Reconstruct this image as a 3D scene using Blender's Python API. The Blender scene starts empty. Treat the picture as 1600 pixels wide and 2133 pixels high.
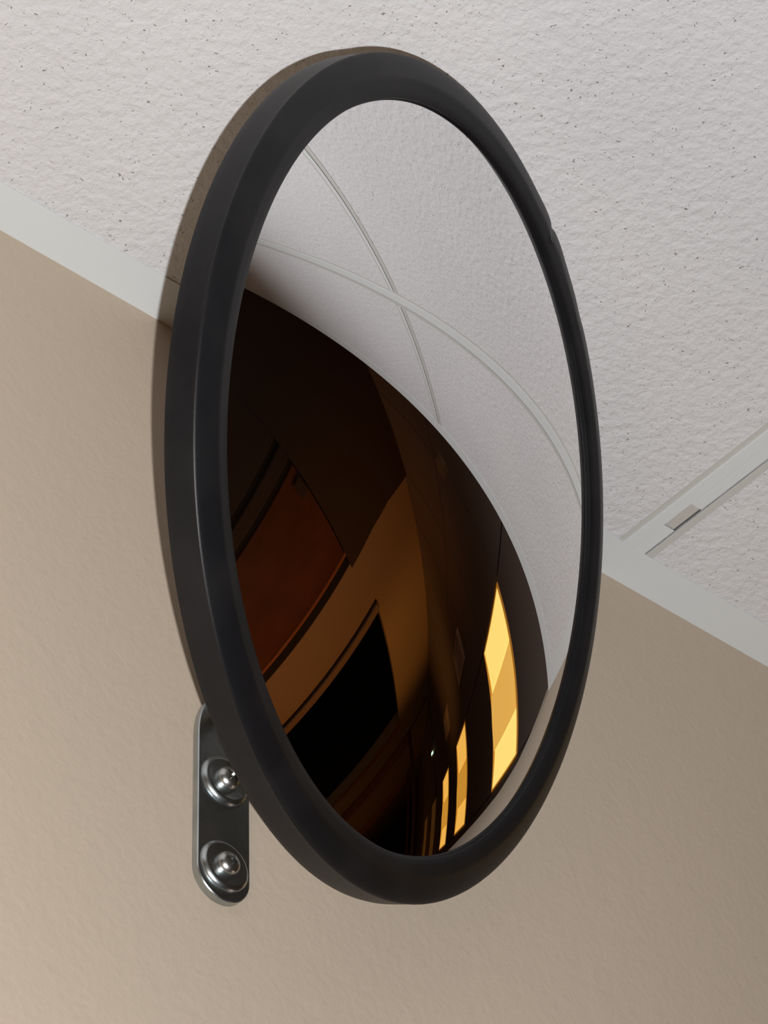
import bpy, bmesh, math, random
from mathutils import Vector, Matrix

# ------------------------------------------------------------------ camera, world, lights, exposure
H = 2.70                                   # height of the white ceiling above the floor
col = bpy.context.scene.collection
sc = bpy.context.scene
cam_d = bpy.data.cameras.new('camera'); cam = bpy.data.objects.new('camera', cam_d); col.objects.link(cam)
C0 = Vector((0.0, -0.759707, H - 1.004422))
VD = Vector((0.486775, 0.540949, 0.685875)); VR = Vector((0.763494, -0.644962, -0.033181)); VU = Vector((-0.424414, -0.539814, 0.726962))
m = Matrix.Identity(4)
for i in range(3):
    m[i][0] = VR[i]; m[i][1] = VU[i]; m[i][2] = -VD[i]; m[i][3] = C0[i]
cam.matrix_world = m
cam_d.sensor_fit = 'VERTICAL'; cam_d.sensor_height = 24.0; cam_d.lens = 6501.6 / 2133.0 * 24.0
cam_d.clip_start = 0.01; cam_d.clip_end = 100
sc.camera = cam

w = bpy.data.worlds.new('world'); sc.world = w; w.use_nodes = True
w.node_tree.nodes['Background'].inputs[0].default_value = (0.02, 0.015, 0.01, 1)
w.node_tree.nodes['Background'].inputs[1].default_value = 1.0

def lamp(name, kind, loc, energy, color, size, direction=None, **kw):
    d = bpy.data.lights.new(name, kind); d.energy = energy; d.color = color
    if kind == 'AREA':
        d.size = size
    else:
        d.shadow_soft_size = size
    for k, v in kw.items(): setattr(d, k, v)
    o = bpy.data.objects.new(name, d); col.objects.link(o); o.location = loc
    if direction is not None:
        o.rotation_euler = Vector(direction).to_track_quat('-Z', 'Y').to_euler()
    return o
# the camera's own flash, beside the lens
lamp('camera_flash', 'SPOT', C0 + VR * 0.021 - VU * 0.027, 61.5, (0.985, 0.99, 1.0), 0.0028, VD - VR * 0.06 + VU * 0.13,
     spot_size=math.radians(85), spot_blend=0.85)
# added unseen fill lamps, standing in for warm room light in corridor and hall
lamp('corridor_fill', 'POINT', (-0.9, -0.85, 1.15), 6.6, (1.0, 0.62, 0.32), 0.30)
lamp('hall_fill', 'SPOT', (4.4, 0.75, 1.9), 44.0, (1.0, 0.42, 0.09), 0.12, (0.1, -2.25, 0.72), spot_size=math.radians(62), spot_blend=1.0)
lamp('hall_fill_side', 'SPOT', (2.9, 0.6, 1.4), 34.0, (1.0, 0.36, 0.08), 0.12, (0.05, -2.1, 0.8), spot_size=math.radians(70), spot_blend=1.0)
lamp('hall_fill_near', 'POINT', (1.75, -0.35, 1.55), 2.6, (1.0, 0.74, 0.60), 0.15)
lamp('hall_fill_far', 'POINT', (8.2, 0.4, 1.2), 5.0, (1.0, 0.42, 0.12), 0.15)

vs = sc.view_settings
vs.view_transform = 'Standard'; vs.look = 'None'; vs.gamma = 1.0; vs.exposure = 0.0; vs.use_curve_mapping = False
sc.display_settings.display_device = 'sRGB'
cy = sc.cycles
cy.use_denoising = True; cy.max_bounces = 8; cy.diffuse_bounces = 4; cy.glossy_bounces = 5
cy.caustics_reflective = False; cy.caustics_refractive = False; cy.sample_clamp_indirect = 4.0

# ------------------------------------------------------------------ materials
def mat(name, base, rough=0.6, metal=0.0, spec=0.5, bumps=(), dist=0.001, vary=None, emit=None, estr=0.0):
    """bumps: (scale, strength, detail); vary: (scale, colour2, low, high)"""
    M = bpy.data.materials.new(name); M.use_nodes = True; nt = M.node_tree; N = nt.nodes; L = nt.links
    b = N['Principled BSDF']
    b.inputs['Base Color'].default_value = (*base, 1); b.inputs['Roughness'].default_value = rough
    b.inputs['Metallic'].default_value = metal; b.inputs['Specular IOR Level'].default_value = spec
    if emit: b.inputs['Emission Color'].default_value = (*emit, 1); b.inputs['Emission Strength'].default_value = estr
    tc = N.new('ShaderNodeTexCoord')
    if vary:
        n = N.new('ShaderNodeTexNoise'); n.inputs['Scale'].default_value = vary[0]; n.inputs['Detail'].default_value = 5
        L.new(tc.outputs['Object'], n.inputs['Vector'])
        r = N.new('ShaderNodeValToRGB'); r.color_ramp.elements[0].position = vary[2]; r.color_ramp.elements[1].position = vary[3]
        r.color_ramp.elements[0].color = (*base, 1); r.color_ramp.elements[1].color = (*vary[1], 1)
        L.new(n.outputs['Fac'], r.inputs['Fac']); L.new(r.outputs['Color'], b.inputs['Base Color'])
    prev = None
    for s, st, det in bumps:
        n = N.new('ShaderNodeTexNoise'); n.inputs['Scale'].default_value = s; n.inputs['Detail'].default_value = det
        L.new(tc.outputs['Object'], n.inputs['Vector'])
        bp = N.new('ShaderNodeBump'); bp.inputs['Strength'].default_value = st; bp.inputs['Distance'].default_value = dist
        L.new(n.outputs['Fac'], bp.inputs['Height'])
        if prev: L.new(prev.outputs['Normal'], bp.inputs['Normal'])
        prev = bp
    if prev: L.new(prev.outputs['Normal'], b.inputs['Normal'])
    return M

def tile_material():
    M = bpy.data.materials.new('mineral_fibre_tile'); M.use_nodes = True; nt = M.node_tree; N = nt.nodes; L = nt.links
    b = N['Principled BSDF']; b.inputs['Roughness'].default_value = 0.95; b.inputs['Specular IOR Level'].default_value = 0.15
    g = N.new('ShaderNodeNewGeometry')
    # sandy relief
    mp = N.new('ShaderNodeMapping'); mp.inputs['Scale'].default_value = (1.0, 1.0, 1.0); L.new(g.outputs['Position'], mp.inputs['Vector'])
    n1 = N.new('ShaderNodeTexNoise'); n1.inputs['Scale'].default_value = 520; n1.inputs['Detail'].default_value = 6; n1.inputs['Roughness'].default_value = 0.72
    L.new(mp.outputs[0], n1.inputs['Vector'])
    n2 = N.new('ShaderNodeTexNoise'); n2.inputs['Scale'].default_value = 190; n2.inputs['Detail'].default_value = 3
    L.new(mp.outputs[0], n2.inputs['Vector'])
    # pin holes
    v = N.new('ShaderNodeTexVoronoi'); v.inputs['Scale'].default_value = 470; v.inputs['Randomness'].default_value = 1.0
    nd = N.new('ShaderNodeTexNoise'); nd.inputs['Scale'].default_value = 420; nd.inputs['Detail'].default_value = 2
    L.new(g.outputs['Position'], nd.inputs['Vector'])
    ds = N.new('ShaderNodeVectorMath'); ds.operation = 'SCALE'; ds.inputs['Scale'].default_value = 0.0045; L.new(nd.outputs['Color'], ds.inputs[0])
    ad = N.new('ShaderNodeVectorMath'); ad.operation = 'ADD'; L.new(g.outputs['Position'], ad.inputs[0]); L.new(ds.outputs[0], ad.inputs[1])
    L.new(ad.outputs[0], v.inputs['Vector'])
    sep = N.new('ShaderNodeSeparateColor'); L.new(v.outputs['Color'], sep.inputs[0])
    th = N.new('ShaderNodeMapRange'); th.inputs['From Min'].default_value = 0.42; th.inputs['From Max'].default_value = 1.0
    th.inputs['To Min'].default_value = 0.0; th.inputs['To Max'].default_value = 0.21; L.new(sep.outputs[0], th.inputs['Value'])
    sub = N.new('ShaderNodeMath'); sub.operation = 'SUBTRACT'; L.new(th.outputs[0], sub.inputs[0]); L.new(v.outputs['Distance'], sub.inputs[1])
    pit = N.new('ShaderNodeMapRange'); pit.inputs['From Min'].default_value = -0.03; pit.inputs['From Max'].default_value = 0.04
    L.new(sub.outputs[0], pit.inputs['Value'])
    nb = N.new('ShaderNodeTexNoise'); nb.inputs['Scale'].default_value = 9; L.new(g.outputs['Position'], nb.inputs['Vector'])
    cr = N.new('ShaderNodeValToRGB'); cr.color_ramp.elements[0].position = 0.3; cr.color_ramp.elements[1].position = 0.7
    cr.color_ramp.elements[0].color = (0.70, 0.697, 0.71, 1); cr.color_ramp.elements[1].color = (0.735, 0.732, 0.742, 1)
    L.new(nb.outputs['Fac'], cr.inputs['Fac'])
    mx = N.new('ShaderNodeMix'); mx.data_type = 'RGBA'; L.new(pit.outputs[0], mx.inputs[0]); L.new(cr.outputs[0], mx.inputs[6])
    mx.inputs[7].default_value = (0.26, 0.24, 0.225, 1); L.new(mx.outputs[2], b.inputs['Base Color'])
    b1 = N.new('ShaderNodeBump'); b1.inputs['Strength'].default_value = 0.75; b1.inputs['Distance'].default_value = 0.0014; L.new(n2.outputs['Fac'], b1.inputs['Height'])
    b2 = N.new('ShaderNodeBump'); b2.inputs['Strength'].default_value = 0.75; b2.inputs['Distance'].default_value = 0.0009; L.new(n1.outputs['Fac'], b2.inputs['Height'])
    L.new(b1.outputs[0], b2.inputs['Normal'])
    b3 = N.new('ShaderNodeBump'); b3.inputs['Strength'].default_value = 0.5; b3.inputs['Distance'].default_value = 0.0006; b3.invert = True
    L.new(pit.outputs[0], b3.inputs['Height']); L.new(b2.outputs[0], b3.inputs['Normal']); L.new(b3.outputs[0], b.inputs['Normal'])
    return M

M_tile = tile_material()
M_wall = mat('tan_wall_paint', (0.535, 0.445, 0.35), 0.8, spec=0.12, bumps=((90, 0.35, 3), (260, 0.25, 2)), dist=0.0008)
M_metal_white = mat('white_grid_enamel', (0.655, 0.682, 0.685), 0.6, spec=0.3, bumps=((700, 0.04, 2),), dist=0.0003)
M_reveal = mat('grid_reveal_grey', (0.53, 0.525, 0.50), 0.7)
M_slot = mat('slot_grey', (0.50, 0.485, 0.45), 0.8)
M_groove = mat('grid_groove', (0.10, 0.10, 0.095), 0.8)
M_rubber = mat('black_rubber', (0.0060, 0.0060, 0.0072), 0.45, spec=0.27, bumps=((900, 0.10, 3), (60, 0.08, 2)), dist=0.0004, vary=(38, (0.011, 0.0105, 0.0115), 0.45, 0.75))
M_mirror = mat('convex_mirror_acrylic', (0.86, 0.855, 0.865), 0.0, metal=1.0)
M_zinc = mat('zinc_plated_steel', (0.40, 0.445, 0.46), 0.29, metal=1.0, bumps=((500, 0.08, 3), (45, 0.10, 3)), dist=0.0006, vary=(70, (0.52, 0.56, 0.57), 0.4, 0.7))
M_screw = mat('polished_steel', (0.50, 0.51, 0.50), 0.30, metal=1.0)
M_back = mat('mirror_back_board', (0.10, 0.075, 0.05), 0.8)
M_floor = mat('carpet', (0.22, 0.15, 0.09), 0.95, bumps=((300, 0.6, 3),), dist=0.003)
M_hallceil = mat('brown_ceiling_tile', (0.23, 0.18, 0.15), 0.9, bumps=((160, 0.4, 3),), dist=0.001)
M_bulk = mat('bulkhead_paint', (0.30, 0.26, 0.22), 0.7)
M_orange = mat('hall_wall_paint', (0.42, 0.30, 0.19), 0.6, bumps=((80, 0.2, 2),), dist=0.0008)
M_brown = mat('dark_brown_panel', (0.055, 0.035, 0.028), 0.6)
M_wood = mat('red_stained_wood', (0.16, 0.050, 0.022), 0.45, vary=(6, (0.11, 0.032, 0.015), 0.35, 0.7))
M_woodlight = mat('red_wood_edge', (0.40, 0.13, 0.04), 0.45)
M_black = mat('dark_gap', (0.008, 0.006, 0.006), 0.7)
M_case = mat('tan_casing', (0.34, 0.23, 0.15), 0.5)
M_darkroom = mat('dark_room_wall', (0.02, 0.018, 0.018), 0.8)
def amber(name, c, s, roughbase=(0.6, 0.4, 0.15)): return mat(name, roughbase, 0.6, emit=c, estr=s)
M_pan = amber('amber_lit_reflector', (1.0, 0.66, 0.17), 1.22)
M_basket = amber('amber_lit_basket', (1.0, 0.54, 0.105), 0.80)
M_dimpan = amber('dim_amber_reflector', (1.0, 0.42, 0.08), 0.03)
M_pan2 = amber('deep_amber_reflector', (1.0, 0.52, 0.09), 0.95)
M_basket2 = amber('deep_amber_basket', (1.0, 0.45, 0.05), 0.62)
M_glowframe = amber('bloom_glow_frame', (1.0, 0.38, 0.03), 0.30, (0.4, 0.25, 0.1))  # frame emits to paint the orange bloom around the lit panels
M_vent = mat('vent_enamel', (0.80, 0.66, 0.58), 0.35)
M_green = amber('green_lamp', (0.55, 1.0, 0.7), 1.6)

# ------------------------------------------------------------------ helpers
def tag(o, label=None, cat=None, group=None, kind=None):
    if label: o['label'] = label
    if cat: o['category'] = cat
    if group: o['group'] = group
    if kind: o['kind'] = kind
    return o
def empty(name, loc=(0, 0, 0)):
    o = bpy.data.objects.new(name, None); o.location = loc; o.empty_display_size = 0.02; col.objects.link(o); return o
def link_mesh(name, me, material, parent=None):
    o = bpy.data.objects.new(name, me); col.objects.link(o)
    if material: me.materials.append(material)
    if parent:
        o.parent = parent; o.matrix_parent_inverse = Matrix.Translation(-parent.location)
    return o
def finish(name, bm, material, parent=None, smooth=None):
    bmesh.ops.recalc_face_normals(bm, faces=bm.faces)
    me = bpy.data.meshes.new(name); bm.to_mesh(me); bm.free()
    if smooth is not None:
        for p in me.polygons: p.use_smooth = True
        me.set_sharp_from_angle(angle=math.radians(smooth))
    return link_mesh(name, me, material, parent)
def add_box(bm, x0, x1, y0, y1, z0, z1):
    vs_ = [bm.verts.new((x, y, z)) for x in (x0, x1) for y in (y0, y1) for z in (z0, z1)]
    for f in ((0, 1, 3, 2), (4, 6, 7, 5), (0, 4, 5, 1), (2, 3, 7, 6), (0, 2, 6, 4), (1, 5, 7, 3)):
        bm.faces.new([vs_[i] for i in f])
def box(name, x0, x1, y0, y1, z0, z1, material, parent=None, bevel=0.0):
    bm = bmesh.new(); add_box(bm, x0, x1, y0, y1, z0, z1)
    if bevel: bmesh.ops.bevel(bm, geom=list(bm.edges), offset=bevel, segments=2, affect='EDGES', profile=0.5)
    return finish(name, bm, material, parent)
def prism(name, pts, lo, hi, axis, material, parent=None, bevel=0.0, smooth=None):
    """extrude a closed 2D outline along an axis (0,1,2)"""
    bm = bmesh.new(); rings = []
    for t in (lo, hi):
        r = []
        for a, b in pts:
            co = [a, b]; co.insert(axis, t); r.append(bm.verts.new(co))
        rings.append(r)
    bm.faces.new(rings[0]); bm.faces.new(rings[1]); n = len(pts)
    for i in range(n): bm.faces.new((rings[0][i], rings[0][(i + 1) % n], rings[1][(i + 1) % n], rings[1][i]))
    if bevel: bmesh.ops.bevel(bm, geom=list(bm.edges), offset=bevel, segments=2, affect='EDGES')
    return finish(name, bm, material, parent, smooth)
def revolve(name, prof, org, axis, material, parent=None, seg=64, closed=False, smooth=40, warp=None, a0=None):
    """prof: list of (radius, height); axis: unit vector; ends at radius 0 close to a point"""
    axis = Vector(axis).normalized()
    ea = Vector((0, 0, 1)).cross(axis)
    if ea.length < 1e-3: ea = Vector((1, 0, 0))
    ea.normalize(); eb = axis.cross(ea); org = Vector(org)
    bm = bmesh.new(); rings = []
    for (r, h) in prof:
        if r < 1e-7: rings.append([bm.verts.new(org + axis * h)])
        else:
            ring = []
            for k in range(seg):
                t = 2 * math.pi * k / seg; rr_, hh = (warp(r, h, t) if warp else (r, h))
                ring.append(bm.verts.new(org + axis * hh + (ea * math.cos(t) + eb * math.sin(t)) * rr_))
            rings.append(ring)
    pairs = list(zip(rings, rings[1:])) + ([(rings[-1], rings[0])] if closed else [])
    for A, B in pairs:
        if len(A) == 1 and len(B) == 1: continue
        for k in range(seg):
            k2 = (k + 1) % seg
            if len(A) == 1: bm.faces.new((A[0], B[k], B[k2]))
            elif len(B) == 1: bm.faces.new((A[k], A[k2], B[0]))
            else: bm.faces.new((A[k], A[k2], B[k2], B[k]))
    return finish(name, bm, material, parent, smooth)
def tube(name, pts, r, material, parent=None, seg=16):
    bm = bmesh.new(); rings = []; pts = [Vector(p) for p in pts]; up = Vector((0.3, 0.2, 1)).normalized()
    for i, p in enumerate(pts):
        t = (pts[min(i + 1, len(pts) - 1)] - pts[max(i - 1, 0)]).normalized(); a = t.cross(up).normalized(); b = a.cross(t)
        rings.append([bm.verts.new(p + (a * math.cos(2 * math.pi * k / seg) + b * math.sin(2 * math.pi * k / seg)) * r) for k in range(seg)])
    bm.faces.new(rings[0]); bm.faces.new(list(reversed(rings[-1])))
    for A, B in zip(rings, rings[1:]):
        for k in range(seg): bm.faces.new((A[k], A[(k + 1) % seg], B[(k + 1) % seg], B[k]))
    return finish(name, bm, material, parent, 50)

# ------------------------------------------------------------------ setting
XE = 1.058            # where the white ceiling and the tan wall end
H2 = H + 0.40         # ceiling of the hall beyond
YW = -1.5             # far side wall
YH = 1.28             # other side wall of the hall
XL = -2.4; XR = 14.0
o = box('floor', XL, XR, -3.4, YH, -0.06, 0.0, M_floor); tag(o, kind='structure')
o = prism('wall_back', [(XL, 0.0), (1.50, 0.0), (1.50, H - 0.140), (1.28, H - 0.109), (1.17, H - 0.090), (1.11, H - 0.062), (1.085, H + 0.012), (XL, H + 0.012)], 0.0, 0.12, 1, M_wall); tag(o, kind='structure')
o = box('wall_left', XL - 0.1, XL, -3.4, 0.12, 0.0, H2, M_wall); tag(o, kind='structure')
o = box('wall_side', XE - 0.12, XR, YH, YH + 0.1, 0.0, H2, M_brown); tag(o, kind='structure')
o = box('wall_return', XE - 0.12, XE, 0.12, YH, 0.0, H + 0.012, M_brown); tag(o, kind='structure')
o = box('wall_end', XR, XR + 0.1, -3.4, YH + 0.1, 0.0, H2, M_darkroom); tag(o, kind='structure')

# far side wall with its wide opening
wf = empty('wall_front', (0, YW, 0)); tag(wf, kind='structure')
D0, D1, DZ = 3.43, 5.95, H - 0.115
box('wall_panel', XL, D0, YW - 0.12, YW, 0.0, H2, M_orange, wf)
box('wall_panel', D0, D1, YW - 0.12, YW, DZ, H2, M_orange, wf)
box('wall_panel', D1, XR, YW - 0.12, YW, 0.0, H2, M_orange, wf)
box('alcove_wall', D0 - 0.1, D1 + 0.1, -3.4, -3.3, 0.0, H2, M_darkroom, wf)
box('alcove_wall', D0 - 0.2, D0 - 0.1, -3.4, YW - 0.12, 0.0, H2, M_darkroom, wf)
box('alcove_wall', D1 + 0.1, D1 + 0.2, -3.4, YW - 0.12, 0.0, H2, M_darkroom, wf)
# casings of the opening
dr = empty('door_1', (D0, YW, 0)); tag(dr, kind='structure')
box('casing', 3.325, D0 - 0.02, YW, YW + 0.02, 0, DZ, M_case, dr, 0.003)
box('casing_dark_strip', 3.29, 3.323, YW, YW + 0.006, 0, DZ, M_black, dr)  # black strip along the outer edge of the casing
box('casing', D1, D1 + 0.09, YW, YW + 0.03, 0, DZ, M_woodlight, dr, 0.003)

# dark timber panelling on the far side wall
pn = empty('trim_1', (1.0, YW, 0)); tag(pn, kind='structure')
prism('header_panel', [(0.2, H - 0.195), (2.73, H - 0.195), (2.735, H + 0.02), (2.78, H + 0.19), (2.90, H2), (0.2, H2)], YW, YW + 0.03, 1, M_brown, pn)
box('timber_panel', 0.2, 1.715, YW, YW + 0.025, 0, H - 0.195, M_brown, pn, 0.002)
box('panel_gap', 1.715, 1.76, YW, YW + 0.008, 0, H - 0.195, M_black, pn)
box('timber_panel', 1.76, 1.84, YW, YW + 0.025, 0, H - 0.195, M_brown, pn, 0.002)
box('panel_gap', 1.84, 1.885, YW, YW + 0.008, 0, H - 0.195, M_black, pn)
box('timber_panel', 1.885, 2.575, YW, YW + 0.02, 0, H - 0.2, M_wood, pn, 0.002)
box('panel_edge', 2.575, 2.600, YW, YW + 0.032, 0, H - 0.195, M_woodlight, pn, 0.002)
box('panel_gap', 2.600, 2.72, YW, YW + 0.008, 0, H - 0.195, M_black, pn)
box('small_dark_box', 1.93, 2.03, YW + 0.02, YW + 0.04, H - 0.25, H - 0.205, M_brown, pn)  # small brown box for the dark notch below the header

# ---- white suspended ceiling: tiles, tees, wall angle
ce = empty('ceiling', (0.5, -0.7, H)); tag(ce, kind='structure')
TEEX = [0.8245 - 0.6096 * k for k in range(0, 6)]; TEEX = [t for t in TEEX if t > XL]
TEEY = [-0.406, -1.0156]
xs = [XL] + sorted(TEEX) + [XE - 0.002]; ys = [0.0] + TEEY + [YW]
for i in range(len(xs) - 1):
    for j in range(len(ys) - 1):
        a, b = xs[i] + 0.0075, xs[i + 1] - 0.0075; c_, d_ = ys[j + 1] + 0.0075, ys[j] - 0.0075
        if j == 0: d_ = -0.002
        if b - a < 0.03: continue
        box('ceiling_tile', a, b, c_, d_, H + 0.0006, H + 0.014, M_tile, ce)
# main tees run away from the wall; each face: reveal, flange, slot, flange, thin lip
def tee_y(x, y0, y1, parent):
    x -= 0.0005
    P = [(-0.0108, 0.0), (-0.0108, 0.0022)]
    box('tee_reveal', x - 0.0112, x - 0.0080, y0, y1, H + 0.0003, H + 0.0009, M_reveal, parent)
    box('tee_flange', x - 0.0080, x - 0.0012, y0, y1, H - 0.0004, H + 0.0008, M_metal_white, parent, 0.0002)
    box('tee_flange', x + 0.0068, x + 0.0108, y0, y1, H - 0.0001, H + 0.0008, M_reveal, parent, 0.0002)
    box('tee_groove', x + 0.0058, x + 0.0068, y0, y1, H + 0.0012, H + 0.0016, M_groove, parent)
    # recessed middle strip with a short cut-out near the wall
    if y1 > -0.03:
        box('tee_channel', x - 0.0012, x + 0.0058, -0.0425, y1, H + 0.0002, H + 0.0008, M_metal_white, parent)
        box('tee_channel', x - 0.0012, x + 0.0058, y0, -0.0610, H + 0.0002, H + 0.0008, M_metal_white, parent)
        box('tee_slot', x - 0.0012, x + 0.0058, -0.0610, -0.0425, H + 0.0014, H + 0.0018, M_slot, parent)
    else:
        box('tee_channel', x - 0.0012, x + 0.0058, y0, y1, H + 0.0002, H + 0.0008, M_metal_white, parent)
def tee_x(y, x0, x1, parent):
    box('cross_tee', x0, x1, y - 0.0085, y - 0.0052, H + 0.0001, H + 0.0009, M_reveal, parent)
    box('cross_tee', x0, x1, y - 0.0052, y + 0.0005, H - 0.0003, H + 0.0008, M_metal_white, parent, 0.0002)
    box('cross_tee_groove', x0, x1, y + 0.0005, y + 0.0013, H + 0.0010, H + 0.0014, M_groove, parent)
    box('cross_tee', x0, x1, y + 0.0013, y + 0.0085, H + 0.0001, H + 0.0009, M_reveal, parent, 0.0002)
for x in TEEX: tee_y(x, YW, -0.0222, ce)
for y in TEEY:
    for i in range(len(xs) - 1):
        tee_x(y, xs[i] + 0.011, xs[i + 1] - 0.011 if i < len(xs) - 2 else XE - 0.022, ce)
box('ceiling_slab', XL, XE - 0.012, YW, 0.0, H + 0.016, H + 0.03, M_bulk, ce)
# wall angle (L section) under the tiles
t1 = prism('trim_2', [(-0.0222, H), (-0.0222, H + 0.0005), (-0.0006, H + 0.0005), (-0.0006, H + 0.012), (0.0, H + 0.012), (0.0, H)], XL, XE, 0, M_metal_white)
tag(t1, kind='structure')
t2 = box('trim_3', XE - 0.022, XE, YW, -0.0222, H - 0.0001, H + 0.0005, M_metal_white, None); tag(t2, kind='structure')
bk = box('wall_bulkhead', XE - 0.012, XE, YW, YH, H + 0.001, H2 + 0.02, M_bulk); tag(bk, kind='structure')

# ---- brown ceiling of the hall, tiles laid around the lit fixtures
hc = empty('ceiling', (4, 0, H2)); tag(hc, kind='structure')
LIGHTS = [2.285, 3.84, 5.08, 6.55, 8.0]; LW = 0.565; LY0, LY1 = -0.392, 0.178
yb = [YW, -1.0, -0.40, 0.186, 0.79, YH]
xb = [XE, 1.66, 2.277, 2.858, 3.34, 3.832, 4.413, 4.74, 5.072, 5.653, 6.1, 6.542, 7.123, 7.56, 7.992, 8.573, 9.3]
for i in range(len(xb) - 1):
    for j in range(len(yb) - 1):
        if j == 2 and any(abs(xb[i] + 0.008 - L_) < 0.01 for L_ in LIGHTS): continue
        box('ceiling_tile', xb[i] + 0.004, xb[i + 1] - 0.004, yb[j] + 0.004, yb[j + 1] - 0.004, H2, H2 + 0.015, M_hallceil, hc)
box('ceiling_slab', XE, XR, YW, YH, H2 + 0.016, H2 + 0.05, M_black, hc)
box('ceiling_slab', 9.3, XR, YW, YH, H2, H2 + 0.015, M_hallceil, hc)
box('ceiling_slab', D0 - 0.2, D1 + 0.2, -3.4, YW, H2, H2 + 0.05, M_darkroom, hc)

def make_light(x0, label, pan=None, bas=None):
    pan = pan or M_pan; bas = bas or M_basket
    r = empty('ceiling_light', (x0, LY0, H2)); tag(r, label, 'light', 'amber lit ceiling panels in the hall')
    x1 = x0 + LW; yb0, yb1 = -0.192, 0.030
    bm = bmesh.new(); f = 0.008
    add_box(bm, x0, x1, LY0, LY0 + f, H2 - 0.004, H2 + 0.012); add_box(bm, x0, x1, LY1 - f, LY1, H2 - 0.004, H2 + 0.012)
    add_box(bm, x0, x0 + f, LY0 + f, LY1 - f, H2 - 0.004, H2 + 0.012); add_box(bm, x1 - f, x1, LY0 + f, LY1 - f, H2 - 0.004, H2 + 0.012)
    finish('frame', bm, M_dimpan if pan is M_dimpan else M_glowframe, r)
    for (a, b, za, zb) in ((LY0 + f, yb0, 0.001, 0.012), (yb1, LY1 - f, 0.012, 0.001)):
        prism('reflector', [(a, H2 + za), (b, H2 + zb), (b, H2 + 0.014), (a, H2 + 0.014)], x0 + f, x1 - f, 0, pan, r)
    pts = [(yb0 + (yb1 - yb0) * t, H2 + 0.002 - 0.010 * math.sin(math.pi * t)) for t in [k / 8 for k in range(9)]] + [(yb1, H2 + 0.013), (yb0, H2 + 0.013)]
    prism('basket', pts, x0 + f, x1 - f, 0, bas, r)
    return r
names = ['nearest', 'second', 'third', 'fourth', 'farthest']
LB = ['amber lit square ceiling light, largest in the mirror and nearest its right rim',
      'amber lit square ceiling light, second along the row seen in the mirror',
      'amber lit square ceiling light, third and thin in the mirror row',
      'faint amber lit ceiling light, fourth in the row behind the three bright ones',
      'faint amber lit ceiling light at the far end of the mirrored row']
for k, (x0, lb) in enumerate(zip(LIGHTS, LB)):
    if k > 2: make_light(x0, lb, M_dimpan, M_dimpan)
    elif k: make_light(x0, lb, M_pan2, M_basket2)
    else: make_light(x0, lb)
def make_vent(x0, label):
    r = empty('ceiling_vent', (x0, -0.8, H2)); tag(r, label, 'vent', 'dim ceiling vents beside the amber lights')
    x1, y0, y1 = x0 + 0.42, -0.80, -0.615; bm = bmesh.new(); f = 0.02; z0 = H2 - 0.012
    add_box(bm, x0, x1, y0, y0 + f, z0, H2); add_box(bm, x0, x1, y1 - f, y1, z0, H2)
    add_box(bm, x0, x0 + f, y0 + f, y1 - f, z0, H2); add_box(bm, x1 - f, x1, y0 + f, y1 - f, z0, H2)
    finish('frame', bm, M_vent, r)
    for k in range(5):
        y = y0 + f + 0.012 + k * 0.028
        prism('slat', [(y, z0 + 0.002), (y + 0.018, z0 + 0.009), (y + 0.018, z0 + 0.011), (y, z0 + 0.004)], x0 + f, x1 - f, 0, M_vent, r)
make_vent(3.43, 'pale narrow ceiling vent mirrored left of the largest amber light')
make_vent(4.72, 'small pale ceiling vent mirrored left of the second amber light')
r = revolve('smoke_detector', [(0, -0.028), (0.03, -0.027), (0.045, -0.02), (0.05, -0.006), (0.055, 0.0), (0, 0.0)], (2.25, -0.92, H2), (0, 0, 1), M_case, None, 32)
tag(r, 'small dim round smoke detector mirrored on the dark ceiling under the white tiles', 'detector')

# timber portals down the hall, small green lamp
for k, (x, lb) in enumerate(((6.85, 'dull red timber portal across the dark hall, mirrored behind the wide opening'),
                             (9.2, 'farthest dull red timber portal at the dark end of the mirrored hall'))):
    r = empty('timber_portal', (x, YW, 0)); tag(r, lb, 'portal', 'timber portals down the mirrored hall')
    box('post', x, x + 0.08, YW, YW + 0.10, 0, H + 0.02, M_woodlight, r, 0.003)
    box('post', x, x + 0.08, YH - 0.1, YH, 0, H + 0.02, M_woodlight, r, 0.003)
    box('lintel', x, x + 0.08, YW, YH, H + 0.02, H + 0.07, M_wood, r, 0.003)
r = empty('emergency_light', (6.7, -0.90, H2)); tag(r, 'tiny greenish white lamp on a box, a speck in the mirror beside the amber lights', 'lamp')
box('housing', 6.66, 6.74, -0.99, -0.81, H2 - 0.05, H2, M_woodlight, r, 0.004)
box('lens', 6.652, 6.66, -0.915, -0.885, H2 - 0.045, H2 - 0.012, M_green, r)

# ------------------------------------------------------------------ the convex mirror
MC = Vector((0.580936, -0.137532, H - 0.185240)); MN = Vector((0.413357, -0.848407, -0.330668)).normalized()
mm = 0.001
mir = empty('convex_mirror', tuple(MC))
tag(mir, 'large round convex mirror with black rubber rim on a metal bracket under the ceiling', 'mirror')
RS, RD, HD = 432.6, 143.0, 0.6
hb = HD - math.sqrt(RS ** 2 - RD ** 2)
prof = [(0.0, (hb + RS) * mm)]; NR = 90
amax = math.asin(147.0 / RS)
for i in range(1, NR + 1):
    a = amax * i / NR; prof.append((RS * math.sin(a) * mm, (hb + RS * math.cos(a)) * mm))
prof += [(147.0 * mm, -3.2 * mm), (0.0, -3.2 * mm)]
revolve('mirror_face', prof, MC, MN, M_mirror, mir, seg=360, smooth=30)
revolve('back_plate', [(0, -11.6 * mm), (156 * mm, -11.6 * mm), (157 * mm, -10.6 * mm), (157 * mm, -8 * mm), (0, -8 * mm)], MC, MN, M_back, mir, seg=128)
S1, S2 = math.radians(79.3), math.radians(64.4)
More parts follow.
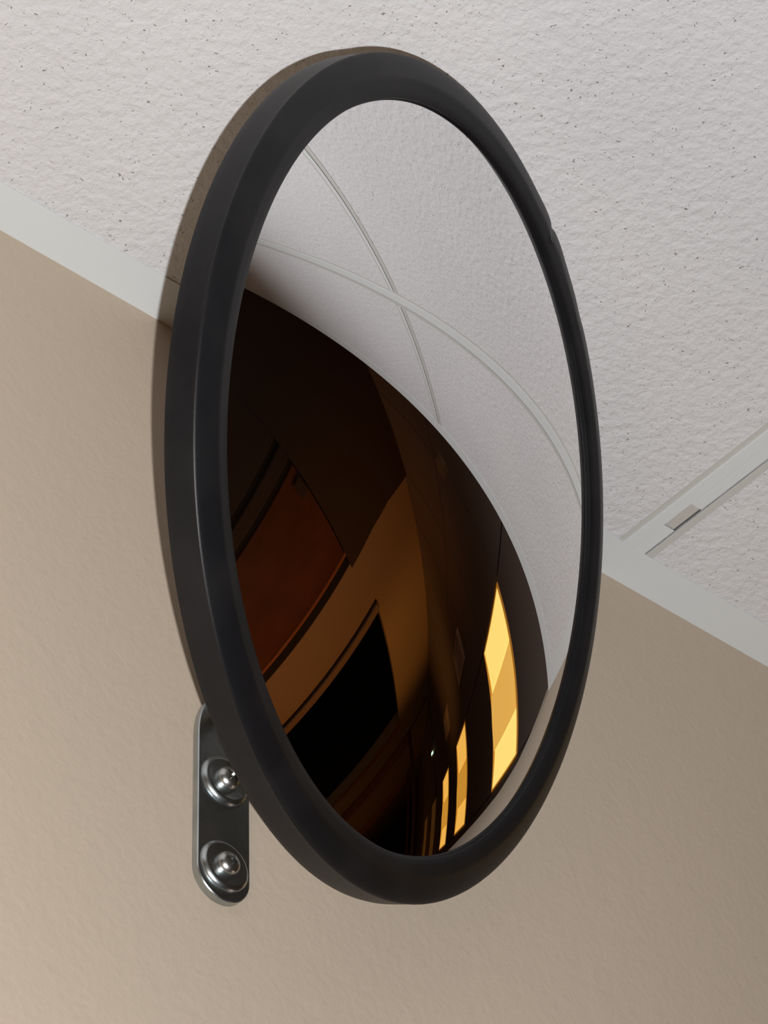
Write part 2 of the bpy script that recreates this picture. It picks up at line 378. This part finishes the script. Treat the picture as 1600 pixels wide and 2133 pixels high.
def gwarp(r, h, t):
    def g(c, wd): 
        dlt = (t - c + math.pi) % (2 * math.pi) - math.pi
        return math.exp(-(dlt / math.radians(wd)) ** 2)
    def step(c, wd):
        dlt = (t - c + math.pi) % (2 * math.pi) - math.pi
        return max(0.0, 1 - abs(dlt) / math.radians(wd))
    cut = 1.7 * g(S1, 0.7) + 0.6 * step(S2, 3.0) - 0.7 * g(S1 - 0.06, 2.5) - 0.6 * g(S1 + 0.05, 2.5)
    if r > 0.150: r -= cut * mm
    elif r < 0.146: r -= (0.5 * g(S1 - 0.05, 1.2)) * mm
    r += 0.10 * mm * math.sin(5 * t + 1)
    return r, h
gp = [(160.2, -12.5), (160.5, -11.0), (160.5, -9.0), (160.4, -5.0), (160.3, -2.0), (160.3, -1.2), (160.42, -0.8), (160.25, -0.4), (159.7, -0.02), (158.2, 0.75),
      (155.0, 1.85), (151.4, 2.86), (150.4, 3.02), (149.4, 2.92), (146.5, 2.5), (143.7, 2.05), (143.1, 1.7), (143.0, 0.5),
      (143.6, -1.5), (146.5, -3.4), (151, -4.2), (156.0, -5.0), (156.4, -11.0), (150.0, -11.8), (149.6, -13.0), (158.8, -13.2)]
revolve('rubber_gasket', [(r_ * mm, h_ * mm) for r_, h_ in gp], MC, MN, M_rubber, mir, seg=720, closed=True, smooth=35, warp=gwarp)
revolve('ball_socket', [(0, -11.0 * mm), (26 * mm, -11.2 * mm), (27 * mm, -12.5 * mm), (20 * mm, -15 * mm), (13 * mm, -17 * mm), (12 * mm, -27 * mm), (10 * mm, -33 * mm), (0, -36 * mm)],
        MC, MN, M_zinc, mir, seg=48)

# wall bracket: stadium plate, two washers, two cross-head screws, arm
PX, PY = 0.59015, 0.0
br = empty('bracket', (PX, 0.0, H - 0.25)); br.parent = mir; br.matrix_parent_inverse = Matrix.Translation(-MC)
PZ0, PZ1, PR = H - 0.2872, H - 0.2235, 0.0127
def stadium(rad, z0, z1, n=20):
    pts = []
    for k in range(n + 1): a = math.pi * k / n; pts.append((PX + rad * math.cos(a), z1 + rad * 1.85 * math.sin(a)))
    for k in range(n + 1): a = math.pi + math.pi * k / n; pts.append((PX + rad * math.cos(a), z0 + rad * math.sin(a)))
    return pts
def sub(o):   # re-parent to the bracket keeping place
    o.parent = br; o.matrix_parent_inverse = (Matrix.Translation(MC) @ Matrix.Translation(-MC) @ Matrix.Translation(br.location)).inverted(); return o
bm = bmesh.new(); rings = []
for y_, ins in ((0.0, 0.0), (-0.0031, 0.0), (-0.0035, 0.0004)):
    rings.append([bm.verts.new((x, y_, z)) for x, z in stadium(PR - ins, PZ0, PZ1)])
bm.faces.new(rings[0]); bm.faces.new(rings[-1])
for A, B in zip(rings, rings[1:]):
    for k in range(len(A)): bm.faces.new((A[k], A[(k + 1) % len(A)], B[(k + 1) % len(A)], B[k]))
sub(finish('mounting_plate', bm, M_zinc, None, 30))
ax = (0, -1, 0)
def screw_head(z):
    prof_ = [(0, 0.0015), (0.0050, 0.0015), (0.0052, 0.0027), (0.0049, 0.0038), (0.0043, 0.0048), (0.0033, 0.0056), (0.0018, 0.0061), (0.0, 0.0062)]
    h = revolve('screw', prof_, (PX, -0.0033, z), ax, M_screw, None, 40)
    cut = bmesh.new(); Rm = Matrix.Translation((PX, -0.0033, z)) @ Matrix.Rotation(math.radians(32 if z > H - 0.26 else 12), 4, 'Y')
    for a, b in ((0.0027, 0.00055), (0.00055, 0.0027)):
        bm2 = bmesh.new(); add_box(bm2, -a, a, -0.009, -0.0037, -b, b); bm2.transform(Rm)
        me2 = bpy.data.meshes.new('c'); bm2.to_mesh(me2); bm2.free(); co = bpy.data.objects.new('c', me2); col.objects.link(co)
        md = h.modifiers.new('b', 'BOOLEAN'); md.object = co; md.operation = 'DIFFERENCE'; md.solver = 'EXACT'
        dg = bpy.context.evaluated_depsgraph_get(); me = bpy.data.meshes.new_from_object(h.evaluated_get(dg))
        h.modifiers.clear(); h.data = me; bpy.data.objects.remove(co)
    for p in h.data.polygons: p.use_smooth = True
    h.data.set_sharp_from_angle(angle=math.radians(35))
    return sub(h)
for z in (H - 0.2433, H - 0.2845):
    sub(revolve('washer', [(0, 0.0), (0.0113, 0.0), (0.0113, 0.0005), (0.0109, 0.0013), (0.0100, 0.0022), (0.0094, 0.0024), (0.0088, 0.0023), (0.0, 0.0021)], (PX, -0.0033, z), ax, M_zinc, None, 64))
    screw_head(z)
arm_end = MC - MN * 0.030
sub(tube('arm', [(PX, -0.003, H - 0.203), (PX, -0.012, H - 0.2025), (PX - 0.001, -0.030, H - 0.199), (PX - 0.006, -0.055, H - 0.192),
                 (PX - 0.012, -0.075, H - 0.184), tuple(arm_end.lerp(Vector((PX, -0.075, H - 0.184)), 0.3)), tuple(arm_end)], 0.0055, M_zinc))
